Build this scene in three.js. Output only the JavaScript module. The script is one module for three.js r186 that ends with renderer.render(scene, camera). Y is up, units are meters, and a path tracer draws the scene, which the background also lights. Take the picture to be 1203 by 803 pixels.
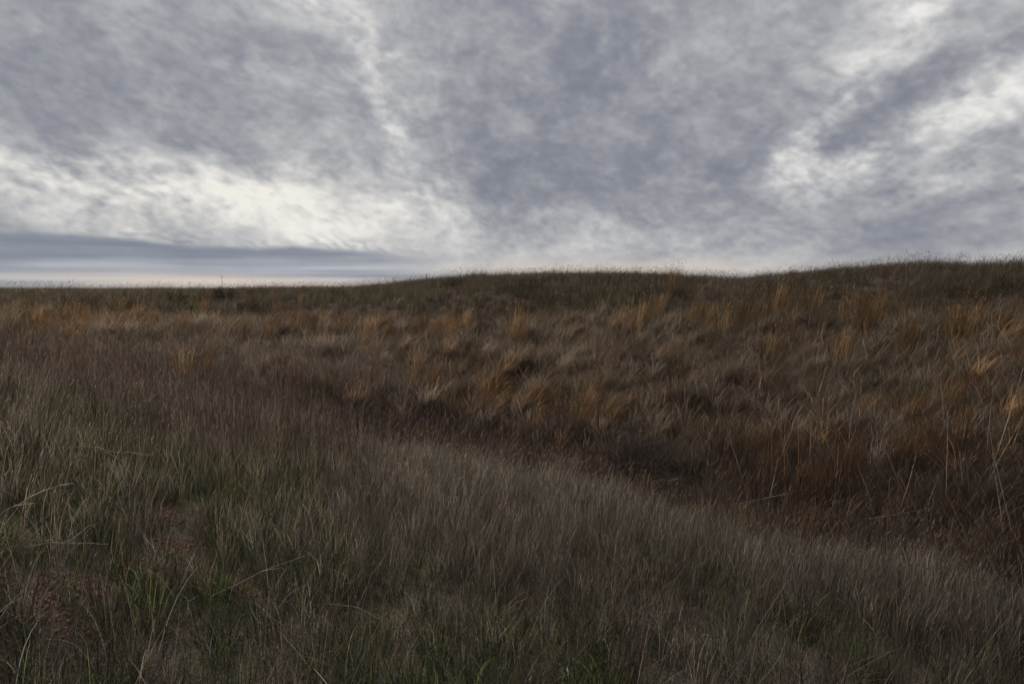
import * as THREE from 'three';
import { mergeGeometries } from 'three/addons/utils/BufferGeometryUtils.js';

// ---------------------------------------------------------------- camera, sky, sun, exposure
const EYE = 1.65;
const scene = new THREE.Scene();
const camera = new THREE.PerspectiveCamera(53.19, 1024 / 683, 0.1, 20000);
camera.position.set(0, EYE, 0);
camera.rotation.x = -4.50 * Math.PI / 180;
const renderer = new THREE.WebGLRenderer();
renderer.toneMapping = THREE.LinearToneMapping;
renderer.toneMappingExposure = 1.9;
renderer.shadowMap.enabled = true;

function rng(seed) { let a = seed >>> 0; return () => { a = (a + 0x6D2B79F5) | 0; let t = Math.imul(a ^ (a >>> 15), 1 | a); t = (t + Math.imul(t ^ (t >>> 7), 61 | t)) ^ t; return ((t ^ (t >>> 14)) >>> 0) / 4294967296; }; }
const PERM = new Float32Array(65536); { const r = rng(77); for (let i = 0; i < 65536; i++) PERM[i] = r(); }
const lat = (i, j) => PERM[((i & 255) << 8) | (j & 255)];
function vn(x, y) {
  const i = Math.floor(x), j = Math.floor(y); let u = x - i, v = y - j;
  u = u * u * u * (u * (u * 6 - 15) + 10); v = v * v * v * (v * (v * 6 - 15) + 10);
  const a = lat(i, j), b = lat(i + 1, j), c = lat(i, j + 1), d = lat(i + 1, j + 1);
  return a + (b - a) * u + (c - a) * v + (a - b - c + d) * u * v;
}
function fbm(x, y, o = 4) { let s = 0, a = 0.5, n = 0; for (let k = 0; k < o; k++) { s += a * vn(x, y); n += a; a *= 0.5; const t = x * 1.6 - y * 1.2 + 17.3; y = x * 1.2 + y * 1.6 + 5.1; x = t; } return s / n; }
const clamp = (x, a = 0, b = 1) => Math.min(b, Math.max(a, x));
const smooth = (a, b, x) => { const t = clamp((x - a) / (b - a)); return t * t * (3 - 2 * t); };
const lerp = (a, b, t) => a + (b - a) * t;
const DEG = Math.PI / 180;

// The overcast evening sky: a layer of broken altocumulus seen in perspective, thin spots where the light comes through, a low bank of stratus.
function makeSky(W = 4096, H = 2048) {
  const data = new Float32Array(W * H * 4);
  const blob = (A, E, a, e, sa, se, tilt = 0) => { const x = A - a, y = E - e - tilt * x; return Math.exp(-0.5 * (x * x / (sa * sa) + y * y / (se * se))); };
  const line = (A, E, pts, s) => {
    let best = 1e9;
    for (let k = 0; k + 1 < pts.length; k++) {
      const [x0, y0] = pts[k], [x1, y1] = pts[k + 1], dx = x1 - x0, dy = y1 - y0, t = clamp(((A - x0) * dx + (E - y0) * dy) / (dx * dx + dy * dy));
      best = Math.min(best, (A - x0 - dx * t) ** 2 + (E - y0 - dy * t) ** 2);
    }
    return Math.exp(-0.5 * best / (s * s));
  };
  for (let j = 0; j < H; j++) {
    const E0 = ((j + 0.5) / H - 0.5) * 180;
    const E = Math.max(E0, 0.02), tanE = Math.tan(Math.min(E, 89.5) * DEG);
    for (let i = 0; i < W; i++) {
      const at = (j * W + i) * 4;
      if (E0 < -0.2) { data[at] = 0.04; data[at + 1] = 0.036; data[at + 2] = 0.03; data[at + 3] = 1; continue; }
      const th = ((i + 0.5) / W - 0.5) * 2 * Math.PI;                    // atan2(z, x)
      const dx = Math.cos(th), dz = Math.sin(th);
      let A = Math.atan2(dx, -dz) / DEG;
            // a broken layer: rows along the wind, puffs in them, bright seams between the puffs
      const rr = 1 / (tanE + 0.25), U = dx * rr, V = -dz * rr;
      const wx = fbm(U * 2.2 + 3, V * 1.3 + 9, 3) - 0.5, wz = fbm(U * 2.2 + 31, V * 1.3 + 4, 3) - 0.5;
      const rows = fbm(U * 2.1 + wx * 0.8 + 40, V * 0.8 + wz * 0.5 + 12, 4);
      const lumps = fbm(U * 6.4 + wx * 2.0 + 15, V * 3.0 + wz * 1.4 + 33, 5), puff = fbm(U * 15 + wx * 2, V * 8 + wz * 1.5 + 70, 5), fine = fbm(U * 42 + wx * 3 + 5, V * 24 + wz * 2.5, 4);
      const seam = Math.pow(1 - Math.abs(2 * fbm(U * 11 + wx * 3 + 90, V * 5.6 + wz * 2, 4) - 1), 6), fade = smooth(1.5, 7, E);
      const w1 = (fbm(A * 0.13 + 7, E * 0.3 + 3, 5) - 0.5), w2 = (fbm(A * 0.13 + 61, E * 0.3 + 13, 5) - 0.5);
      const a = A + w1 * 9, e = E + w2 * 3.6;
      const back = smooth(170, 130, Math.abs(A)), mott = (fbm(A * 0.62 + w1 * 3 + E * 0.25, E * 1.0 + w2 * 3 + 21, 5) - 0.5) * back, mf = (fbm(A * 1.7 + 44 + E * 0.6, E * 2.6 + 3, 4) - 0.5) * back;
      let b = 0.145 + mott * 0.29 * (0.4 + 0.6 * fade) + mf * 0.16 + (rows - 0.5) * 0.50 + ((lumps - 0.5) * 0.30 + (puff - 0.5) * 0.16 + (fine - 0.5) * 0.08 + seam * 0.05) * (0.3 + 0.7 * fade);
      b += smooth(10, 3, E) * 0.06;
      // thin spots and thicker parts
      const tex = 0.80 + ((lumps - 0.5) * 0.6 + mott * 1.0 + mf * 0.8) * (0.4 + 0.6 * fade);
      b += 0.40 * blob(a, e, -25, 7.0, 13, 2.1, -0.045) * tex;
      b += 0.42 * blob(a, e, -18.5, 6.2, 5.5, 1.5, -0.06);
      b += 0.16 * blob(a, e, -35, 8.2, 8, 1.6) * tex;
      b += 0.27 * line(a, e, [[31, 21], [28, 17], [24.5, 13], [22.5, 9.5]], 1.2) * tex;
      b += 0.31 * line(a, e, [[22.8, 9], [26, 8.8], [31, 10.2], [38, 13]], 1.15) * tex;
      b += 0.25 * blob(a, e, 24.3, 9.3, 2.4, 1.6);
      b += 0.16 * blob(a, e, 39, 14, 5, 4) * tex;
      b += 0.16 * blob(a, e, 36, 7, 5, 1.3) * tex;
      b += 0.22 * line(a, e, [[-17, 24], [-12, 20.5], [-9, 15], [-6, 10]], 1.5) * tex;
      b += 0.16 * blob(a, e, 7, 3.6, 12, 1.3) * tex;
      b -= 0.19 * blob(a, e, 12, 15, 9, 4.5);
      b -= 0.24 * blob(a, e, 26.2, 10.6, 1.3, 0.7, 0.2);
      b -= 0.20 * blob(a, e, 32, 14.5, 4.5, 1.5, 0.4);
      b -= 0.13 * blob(a, e, -29, 14, 11, 3.5);
      b -= 0.12 * blob(a, e, 2, 9, 6, 1.6);
      b -= 0.16 * blob(a, e, 33, 3.6, 9, 1.3);
      b = clamp(smooth(-0.27, 1.25, b) * 1.15);
      let R = lerp(0.208, 0.85, b), G = lerp(0.222, 0.84, b), B = lerp(0.268, 0.81, b);
      const warm = blob(a, e, -22, 6.5, 12, 2.2) * b; B *= 1 - 0.045 * warm; R *= 1 + 0.02 * warm;   // creamy where the light comes through
      // the low stratus bank and the clear strip under it
      const topE = 3.7 - (A + 37) * 0.030 + w2 * 1.1 + (lumps - 0.5) * 0.5, botE = 1.7 + (A + 37) * 0.022 + w1 * 0.8;
      const wave = Math.sin(A * 3.9 + (E - 4) * 7.5 + w1 * 38 + w2 * 20 + (puff - 0.5) * 5) * smooth(topE - 0.1, topE + 0.25, E) * smooth(topE + 1.25, topE + 0.35, E) * smooth(-34, -28, A) * smooth(-4, -13, A) * smooth(0.35, 0.6, fbm(A * 0.3, E * 1.2 + 40, 3));
      R *= 1 - 0.15 * wave; G *= 1 - 0.14 * wave; B *= 1 - 0.12 * wave;
      const along = smooth(-3, -12, A + w1 * 8) * smooth(-150, -110, A);
      const bank = smooth(topE + 0.22, topE - 0.30, E) * smooth(botE - 0.6, botE + 0.35, E) * along;
      const streak = fbm(A * 0.09 + 3, E * 3.1, 4), under = smooth(botE + 0.5, botE - 0.4, E) * along;
      const k1 = bank * (0.82 + (streak - 0.5) * 0.7);
      R = lerp(R, 0.215, clamp(k1)); G = lerp(G, 0.245, clamp(k1)); B = lerp(B, 0.305, clamp(k1));
      const k2 = clamp(under * 0.85); const us = (streak - 0.5) * 0.42;
      R = lerp(R, 0.33 + us, k2); G = lerp(G, 0.365 + us, k2); B = lerp(B, 0.43 + us * 0.9, k2);
      // light at the horizon
      const hz = smooth(3.4, 0.2, E) * (0.35 + 0.65 * smooth(0.38, 0.62, fbm(A * 0.06 + 11, E * 2.2 + 1, 4)));
      const glow = 0.85 * blob(A, E, -23, 0.45, 9, 0.42 + w1 * 0.3, -0.015) + 0.85 * blob(A, E, 8, 1.5 + w2, 9, 0.5) + 0.22 * hz;
      const k3 = clamp(glow);
      R = lerp(R, 0.66, k3); G = lerp(G, 0.585, k3); B = lerp(B, 0.52, k3);
      const up = (1 + 0.4 * smooth(18, 85, E)) / 1.9;                              // an overcast sky is brighter overhead than low down
      data[at] = R * up; data[at + 1] = G * up; data[at + 2] = B * up; data[at + 3] = 1;
    }
  }
  const t = new THREE.DataTexture(data, W, H, THREE.RGBAFormat, THREE.FloatType);
  t.mapping = THREE.EquirectangularReflectionMapping; t.colorSpace = THREE.LinearSRGBColorSpace;
  t.magFilter = THREE.LinearFilter; t.minFilter = THREE.LinearFilter; t.wrapS = THREE.RepeatWrapping; t.needsUpdate = true;
  return t;
}
const sky = makeSky();
scene.background = sky;
scene.environment = sky;

const sun = new THREE.DirectionalLight(new THREE.Color(1.0, 0.93, 0.84), 1.5);   // veiled by the cloud, ahead and to the left
sun.position.set(Math.sin(-55 * DEG) * Math.cos(48 * DEG), Math.sin(48 * DEG), -Math.cos(-55 * DEG) * Math.cos(48 * DEG)).multiplyScalar(80);
sun.castShadow = true; sun.shadow.radius = 70; sun.shadow.mapSize.set(2048, 2048);
Object.assign(sun.shadow.camera, { left: -60, right: 60, top: 40, bottom: -40, near: 1, far: 200 });
scene.add(sun); scene.add(sun.target);

// ---------------------------------------------------------------- terrain
// Lines of the land (foot of the viewer, near slope, bank edge, gully floor, lower, middle and upper slope, crest, plain): distance and height below the eye in metres, by bearing.
const AZ=[-46.86, -41.32, -37.01, -33.17, -29.51, -24.97, -20.7, -16.18, -12.13, -8.66, -5.83, -2.98, 2.05, 7.04, 11.24, 14.65, 17.3, 19.24, 22.38, 26.54, 29.34, 32.0, 34.51, 37.01, 41.2, 46.76];
const LINES=[
  {d:[1.0, 1.0, 1.0, 1.0, 1.0, 1.0, 1.0, 1.0, 1.0, 1.0, 1.0, 1.0, 1.0, 1.0, 1.0, 1.0, 1.0, 1.0, 1.0, 1.0, 1.0, 1.0, 1.0, 1.0, 1.0, 1.0],
   y:[-1.62, -1.62, -1.62, -1.62, -1.62, -1.62, -1.62, -1.62, -1.62, -1.62, -1.62, -1.62, -1.62, -1.62, -1.62, -1.62, -1.62, -1.62, -1.62, -1.62, -1.62, -1.62, -1.62, -1.62, -1.62, -1.62]},
  {d:[2.6, 2.6, 2.6, 2.6, 2.6, 2.6, 2.6, 2.6, 2.6, 2.6, 2.6, 2.6, 2.6, 2.6, 2.6, 2.6, 2.6, 2.6, 2.6, 2.6, 2.6, 2.6, 2.6, 2.6, 2.6, 2.6],
   y:[-1.2, -1.33, -1.42, -1.51, -1.58, -1.62, -1.66, -1.67, -1.68, -1.69, -1.69, -1.7, -1.71, -1.72, -1.74, -1.75, -1.76, -1.77, -1.78, -1.8, -1.82, -1.84, -1.86, -1.88, -1.93, -2.0]},
  {d:[4.5, 4.5, 4.5, 4.5, 4.5, 4.5, 4.5, 4.5, 4.5, 4.5, 4.5, 4.5, 4.5, 4.5, 4.5, 4.5, 4.5, 4.5, 4.5, 4.5, 4.5, 4.5, 4.5, 4.5, 4.5, 4.5],
   y:[-0.9, -1.13, -1.28, -1.44, -1.58, -1.67, -1.75, -1.78, -1.81, -1.84, -1.86, -1.88, -1.92, -1.95, -1.98, -2.0, -2.02, -2.03, -2.05, -2.08, -2.1, -2.13, -2.15, -2.18, -2.27, -2.4]},
  {d:[8.0, 8.0, 8.0, 9.07, 10.0, 10.0, 10.0, 9.73, 9.5, 9.15, 8.88, 8.6, 8.2, 7.8, 7.48, 7.21, 7.0, 6.86, 6.63, 6.3, 6.1, 5.9, 5.71, 5.5, 5.23, 4.8],
   y:[-0.85, -0.98, -1.07, -1.32, -1.58, -1.78, -1.97, -2.15, -2.29, -2.36, -2.41, -2.44, -2.5, -2.53, -2.55, -2.55, -2.54, -2.53, -2.49, -2.43, -2.39, -2.34, -2.3, -2.25, -2.14, -1.97]},
  {d:[11.5, 11.5, 11.5, 12.3, 13.0, 12.79, 12.6, 12.17, 11.8, 11.42, 11.11, 10.8, 10.4, 10.0, 9.68, 9.41, 9.2, 9.04, 8.77, 8.4, 8.2, 8.0, 7.81, 7.6, 7.33, 6.9],
   y:[-1.05, -1.18, -1.27, -1.48, -1.7, -1.97, -2.22, -2.53, -2.79, -2.93, -3.03, -3.12, -3.24, -3.33, -3.36, -3.36, -3.35, -3.34, -3.32, -3.26, -3.22, -3.18, -3.14, -3.1, -2.99, -2.82]},
  {d:[17.0, 17.0, 17.0, 17.0, 17.0, 16.47, 16.0, 15.73, 15.5, 14.92, 14.46, 14.0, 13.6, 13.2, 12.92, 12.69, 12.5, 12.36, 12.13, 11.8, 11.6, 11.4, 11.21, 11.0, 11.0, 11.0],
   y:[-1.18, -1.28, -1.35, -1.49, -1.61, -1.77, -1.91, -2.15, -2.35, -2.51, -2.62, -2.72, -2.82, -2.89, -2.88, -2.87, -2.84, -2.82, -2.78, -2.7, -2.63, -2.56, -2.49, -2.41, -2.27, -2.08]},
  {d:[24.0, 24.0, 24.0, 24.0, 24.0, 23.47, 23.0, 22.46, 22.0, 21.42, 20.96, 20.5, 19.75, 19.0, 18.8, 18.63, 18.5, 18.3, 17.97, 17.5, 17.25, 17.01, 16.76, 16.5, 16.5, 16.5],
   y:[-1.15, -1.25, -1.32, -1.46, -1.58, -1.66, -1.73, -1.87, -1.97, -2.03, -2.06, -2.09, -2.12, -2.13, -2.12, -2.11, -2.09, -2.07, -2.02, -1.95, -1.88, -1.81, -1.74, -1.67, -1.58, -1.45]},
  {d:[34.0, 34.0, 34.0, 34.0, 34.0, 33.47, 33.0, 31.38, 30.0, 29.23, 28.62, 28.0, 27.5, 27.0, 25.8, 24.8, 24.0, 23.9, 23.73, 23.5, 23.38, 23.25, 23.13, 23.0, 23.0, 23.0],
   y:[-1.02, -1.1, -1.16, -1.31, -1.44, -1.47, -1.49, -1.5, -1.5, -1.45, -1.41, -1.37, -1.33, -1.28, -1.27, -1.25, -1.23, -1.18, -1.1, -0.99, -0.91, -0.84, -0.77, -0.7, -0.67, -0.62]},
  {d:[36.2, 36.2, 36.2, 36.26, 36.3, 35.83, 35.41, 33.84, 32.5, 31.73, 31.12, 30.5, 30.0, 29.5, 28.3, 27.3, 26.5, 26.66, 26.93, 26.65, 26.49, 26.33, 26.17, 26.0, 26.0, 26.0],
   y:[-0.69, -0.74, -0.77, -0.79, -0.81, -0.78, -0.75, -0.81, -0.84, -0.7, -0.61, -0.44, -0.37, -0.3, -0.41, -0.53, -0.68, -0.62, -0.46, -0.35, -0.22, -0.12, -0.02, 0.06, -0.01, -0.03]},
  {d:[45.0, 45.0, 45.0, 44.73, 44.5, 44.23, 44.0, 42.92, 42.0, 40.46, 39.23, 38.0, 37.5, 37.0, 36.2, 35.53, 35.0, 34.06, 32.5, 31.0, 31.0, 31.0, 31.0, 31.0, 31.0, 31.0],
   y:[-0.49, -0.51, -0.52, -0.51, -0.49, -0.46, -0.43, -0.38, -0.3, -0.0, 0.18, 0.31, 0.37, 0.4, 0.34, 0.19, 0.07, 0.12, 0.33, 0.52, 0.59, 0.6, 0.56, 0.53, 0.39, 0.33]},
  {d:[52.0, 52.0, 52.0, 51.73, 51.5, 51.23, 51.0, 49.92, 49.0, 47.46, 46.23, 45.0, 44.5, 44.0, 43.2, 42.53, 42.0, 41.06, 39.5, 38.0, 38.0, 38.0, 38.0, 38.0, 38.0, 38.0],
   y:[-0.44, -0.46, -0.47, -0.46, -0.44, -0.41, -0.38, -0.33, -0.25, 0.05, 0.23, 0.36, 0.42, 0.45, 0.39, 0.24, 0.12, 0.17, 0.38, 0.57, 0.64, 0.65, 0.61, 0.58, 0.44, 0.38]},
  {d:[67.0, 67.0, 67.0, 66.73, 66.5, 66.23, 66.0, 64.92, 64.0, 62.46, 61.23, 60.0, 59.5, 59.0, 58.2, 57.53, 57.0, 56.06, 54.5, 53.0, 53.0, 53.0, 53.0, 53.0, 53.0, 53.0],
   y:[-1.09, -1.11, -1.12, -1.11, -1.09, -1.06, -1.03, -0.98, -0.9, -0.6, -0.42, -0.29, -0.23, -0.2, -0.26, -0.41, -0.53, -0.48, -0.27, -0.08, -0.01, -0.0, -0.04, -0.07, -0.21, -0.27]},
  {d:[180.0, 180.0, 180.0, 180.0, 180.0, 180.0, 180.0, 180.0, 180.0, 180.0, 180.0, 180.0, 180.0, 180.0, 180.0, 180.0, 180.0, 180.0, 180.0, 180.0, 180.0, 180.0, 180.0, 180.0, 180.0, 180.0],
   y:[-1.4, -1.4, -1.4, -1.4, -1.4, -1.4, -1.4, -1.4, -1.4, -1.4, -1.4, -1.4, -1.4, -1.4, -1.4, -1.4, -1.4, -1.4, -1.4, -1.4, -1.4, -1.4, -1.4, -1.4, -1.4, -1.4]},
  {d:[700.0, 700.0, 700.0, 700.0, 700.0, 700.0, 700.0, 700.0, 700.0, 700.0, 700.0, 700.0, 700.0, 700.0, 700.0, 700.0, 700.0, 700.0, 700.0, 700.0, 700.0, 700.0, 700.0, 700.0, 700.0, 700.0],
   y:[-2.0, -2.0, -2.0, -2.0, -2.0, -2.0, -2.0, -2.0, -2.0, -2.0, -2.0, -2.0, -2.0, -2.0, -2.0, -2.0, -2.0, -2.0, -2.0, -2.0, -2.0, -2.0, -2.0, -2.0, -2.0, -2.0]},
  {d:[9000.0, 9000.0, 9000.0, 9000.0, 9000.0, 9000.0, 9000.0, 9000.0, 9000.0, 9000.0, 9000.0, 9000.0, 9000.0, 9000.0, 9000.0, 9000.0, 9000.0, 9000.0, 9000.0, 9000.0, 9000.0, 9000.0, 9000.0, 9000.0, 9000.0, 9000.0],
   y:[-6.0, -6.0, -6.0, -6.0, -6.0, -6.0, -6.0, -6.0, -6.0, -6.0, -6.0, -6.0, -6.0, -6.0, -6.0, -6.0, -6.0, -6.0, -6.0, -6.0, -6.0, -6.0, -6.0, -6.0, -6.0, -6.0]}
];
const DENSITY = 1;
const NL = LINES.length;
function spline(arr, x) {                       // smooth interpolation over bearing
  if (x <= AZ[0]) return arr[0]; const n = AZ.length; if (x >= AZ[n - 1]) return arr[n - 1];
  let k = 0; while (AZ[k + 1] < x) k++;
  const h = AZ[k + 1] - AZ[k], t = (x - AZ[k]) / h;
  const m0 = k > 0 ? (arr[k + 1] - arr[k - 1]) / (AZ[k + 1] - AZ[k - 1]) : 0, m1 = k + 2 < n ? (arr[k + 2] - arr[k]) / (AZ[k + 2] - AZ[k]) : 0;
  const t2 = t * t, t3 = t2 * t;
  return (2 * t3 - 3 * t2 + 1) * arr[k] + (t3 - 2 * t2 + t) * h * m0 + (-2 * t3 + 3 * t2) * arr[k + 1] + (t3 - t2) * h * m1;
}
const cacheD = new Map();
function knots(a) {
  const key = Math.round(a * 20); let c = cacheD.get(key);
  if (!c) { c = { d: LINES.map((l) => spline(l.d, key / 20)), y: LINES.map((l) => spline(l.y, key / 20)) }; cacheD.set(key, c); }
  return c;
}
function along(a, d) {                           // {t: place between the lines, y: height}
  const { d: D, y: Y } = knots(a);
  if (d <= D[0]) return { t: d / D[0] - 1, y: Y[0] };
  let k = 0; while (k < NL - 2 && D[k + 1] < d) k++;
  const sl = (i) => (Y[i + 1] - Y[i]) / (D[i + 1] - D[i]);
  const m = (i) => { if (i <= 0 || i >= NL - 1) return 0; const p = sl(i - 1), q = sl(i); return p * q <= 0 ? 0 : 2 * p * q / (p + q); };
  const h = D[k + 1] - D[k], t = clamp((d - D[k]) / h), t2 = t * t, t3 = t2 * t;
  return { t: k + t, y: (2 * t3 - 3 * t2 + 1) * Y[k] + (t3 - 2 * t2 + t) * h * m(k) + (-2 * t3 + 3 * t2) * Y[k + 1] + (t3 - t2) * h * m(k + 1) };
}
function polar(x, z) {
  let a = Math.atan2(x, -z) / DEG; const d = Math.hypot(x, z);
  return { a, d };
}
function land(x, z) {
  const { a, d } = polar(x, z); let { t, y } = along(clamp(a, -46, 46), d);
  const off = smooth(55, 120, Math.abs(a));      // behind the viewer the land runs on as level prairie
  if (off > 0) y = lerp(y, -1.62 + (fbm(x * 0.03, z * 0.03, 2) - 0.5) * 1.2 * smooth(5, 40, d), off);
  const slope = smooth(4.2, 5.2, t) * smooth(9.4, 8.2, t) * (1 - off);
  y += (fbm(x * 0.55 + 20, z * 0.55, 3) - 0.5) * (0.10 + 0.55 * slope) * smooth(0.5, 3, d) * smooth(200, 50, d);
  y += (fbm(x * 2.1 + 9, z * 2.1 + 4, 2) - 0.5) * (0.06 + 0.13 * slope) * smooth(80, 20, d);
  y += (fbm(x * 0.004 + 2, z * 0.004 + 8, 3) - 0.5) * 1.6 * smooth(150, 600, d);
  return { y: y + EYE, t, a, d };
}
const SOIL = [[-26.3, 5.3, .2], [-26.9, 4.7, .16], [-33.4, 3.8, .16], [-34.2, 3.45, .16], [-32.0, 6.1, .2], [-27.9, 4.25, .22], [-30.5, 5.1, .16], [-37.6, 4.2, .22], [-36.9, 3.6, .2], [-22.5, 4.0, .13]]
  .map(([a, d, r]) => [Math.sin(a * DEG) * d, -Math.cos(a * DEG) * d, r]);
function bare(x, z) { let m = 0; for (const [sx, sz, r] of SOIL) { const q = Math.hypot(x - sx, z - sz) / r + (fbm(x * 5, z * 5, 3) - 0.5) * 1.1; m = Math.max(m, smooth(1.15, 0.75, q)); } return m; }

function std(o) { return new THREE.MeshStandardMaterial({ roughness: 1, metalness: 0, side: THREE.DoubleSide, ...o }); }
function straw(o = {}) { return new THREE.MeshPhysicalMaterial({ color: 0xffffff, vertexColors: true, roughness: 0.95, metalness: 0, specularIntensity: 0.25, transmission: 0.32, thickness: 0, side: THREE.DoubleSide, ...o }); }
const ON = (o) => { o.traverse((m) => { if (m.isMesh) { m.castShadow = true; m.receiveShadow = true; } }); return o; };

function soilTexture() {                        // crumbs and litter, grey; the colour comes from the land's own vertex colours
  const n = 512, d = new Uint8Array(n * n * 4), r = rng(5);
  for (let j = 0; j < n; j++) for (let i = 0; i < n; i++) {
    let v = 0.62 + (fbm(i / 9, j / 9, 4) - 0.5) * 0.7 + (r() - 0.5) * 0.22; const at = (j * n + i) * 4;
    const q = clamp(v, 0.15, 1) * 255; d[at] = q; d[at + 1] = q * 0.985; d[at + 2] = q * 0.96; d[at + 3] = 255;
  }
  const t = new THREE.DataTexture(d, n, n); t.colorSpace = THREE.SRGBColorSpace; t.wrapS = t.wrapT = THREE.RepeatWrapping; t.magFilter = THREE.LinearFilter; t.minFilter = THREE.LinearFilter; t.needsUpdate = true; return t;
}
{
  const azs = []; for (let a = -58; a <= 58; a += 0.3) azs.push(a); for (let a = 62; a < 302; a += 4) azs.push(a);
  const rs = [0]; for (let d = 0.4; d < 9000;) { rs.push(d); d += Math.max(0.06, d * 0.0125) * (d > 70 ? 3 : 1); } rs.push(9000);
  const na = azs.length, nr = rs.length, pos = new Float32Array(na * nr * 3), uv = new Float32Array(na * nr * 2), col = new Float32Array(na * nr * 3), idx = [];
  for (let j = 0; j < nr; j++) for (let i = 0; i < na; i++) {
    const x = Math.sin(azs[i] * DEG) * rs[j], z = -Math.cos(azs[i] * DEG) * rs[j], g = land(x, z), at = j * na + i;
    pos.set([x, g.y, z], at * 3); uv.set([x * 1.1, z * 1.1], at * 2);
    const n = fbm(x * 0.7, z * 0.7, 3), s = bare(x, z), n2 = fbm(x * 0.09 + 4, z * 0.09, 3);
    let c = [lerp(0.13, 0.27, n), lerp(0.105, 0.215, n), lerp(0.08, 0.165, n)];                 // litter over earth
    const f = [lerp(0.10, 0.19, n2), lerp(0.088, 0.14, n2), lerp(0.05, 0.09, n2)];             // green and straw mixed, too far to tell blades apart
    c = c.map((v, k) => lerp(v, f[k], smooth(0.4, 0.6, n2))); const e = [0.19, 0.105, 0.07];
    c = c.map((v, k) => lerp(v, e[k] * (0.7 + 0.6 * n), s));
    col.set(c, at * 3);
  }
  for (let j = 0; j + 1 < nr; j++) for (let i = 0; i < na; i++) { const p = j * na + i, q = j * na + (i + 1) % na, r = p + na, s = q + na; idx.push(p, r, q, q, r, s); }
  const g = new THREE.BufferGeometry(); g.setAttribute('position', new THREE.BufferAttribute(pos, 3)); g.setAttribute('uv', new THREE.BufferAttribute(uv, 2)); g.setAttribute('color', new THREE.BufferAttribute(col, 3));
  // the way the faces point
  g.setIndex(idx.reverse()); g.computeVertexNormals();
  if (g.attributes.normal.getY(na * 40) < 0) { g.setIndex(idx.reverse()); g.computeVertexNormals(); }
  const st = soilTexture();
  const m = new THREE.Mesh(g, std({ map: st, bumpMap: st, bumpScale: 0.012, vertexColors: true })); m.name = 'ground';
  m.userData = { kind: 'structure', label: 'rolling prairie ground with a gully below a low hill', category: 'ground' };
  scene.add(ON(m));
}

// ---------------------------------------------------------------- blades
class Blades {
  constructor() { this.p = []; this.n = []; this.c = []; this.i = []; }
  blade(x, y, z, L, w, az, lean, curve, col, segs = 3, tip = 0.12, tw = 0) {
    // a strip that leans by `lean` and bends on by `curve` towards az; its flat side turned by tw
    const base = this.p.length / 3, ca = Math.cos(az), sa = Math.sin(az), sx = -Math.sin(az + tw), sz = Math.cos(az + tw);
    let px = x, py = y, pz = z; const st = L / segs;
    for (let k = 0; k <= segs; k++) {
      const s = k / segs, th = lean + curve * Math.pow(s, 1.4), hw = w * 0.5 * (k === segs ? tip : 1 - 0.55 * s);
      const tx = Math.sin(th) * ca, ty = Math.cos(th), tz = Math.sin(th) * sa;
      let nx = ty * sz - 0 * tz, ny = tz * sx - tx * sz, nz = 0 * tx - ty * sx; const l = Math.hypot(nx, ny, nz) || 1;
      this.p.push(px - sx * hw, py, pz - sz * hw, px + sx * hw, py, pz + sz * hw);
      for (let q = 0; q < 2; q++) { this.n.push(nx / l, ny / l, nz / l); this.c.push(col[0], col[1], col[2]); }
      if (k < segs) { const b = base + k * 2; this.i.push(b, b + 1, b + 2, b + 1, b + 3, b + 2); }
      px += tx * st; py += ty * st; pz += tz * st;
    }
    return [px, py, pz];
  }
  geo() {
    const g = new THREE.BufferGeometry(); g.setAttribute('position', new THREE.Float32BufferAttribute(this.p, 3)); g.setAttribute('normal', new THREE.Float32BufferAttribute(this.n, 3));
    g.setAttribute('color', new THREE.Float32BufferAttribute(this.c, 3)); g.setIndex(this.i); return g;
  }
}
const tone = (r, v, hue = 0.08) => { const k = 1 - v + 2 * v * r(), h = (r() - 0.5) * hue * 2; return [k * (1 + h), k, k * (1 - h)]; };
const mul = (a, b) => [a[0] * b[0], a[1] * b[1], a[2] * b[2]];
const WIND = 0.15;                               // bearing of the bend, towards +x

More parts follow.
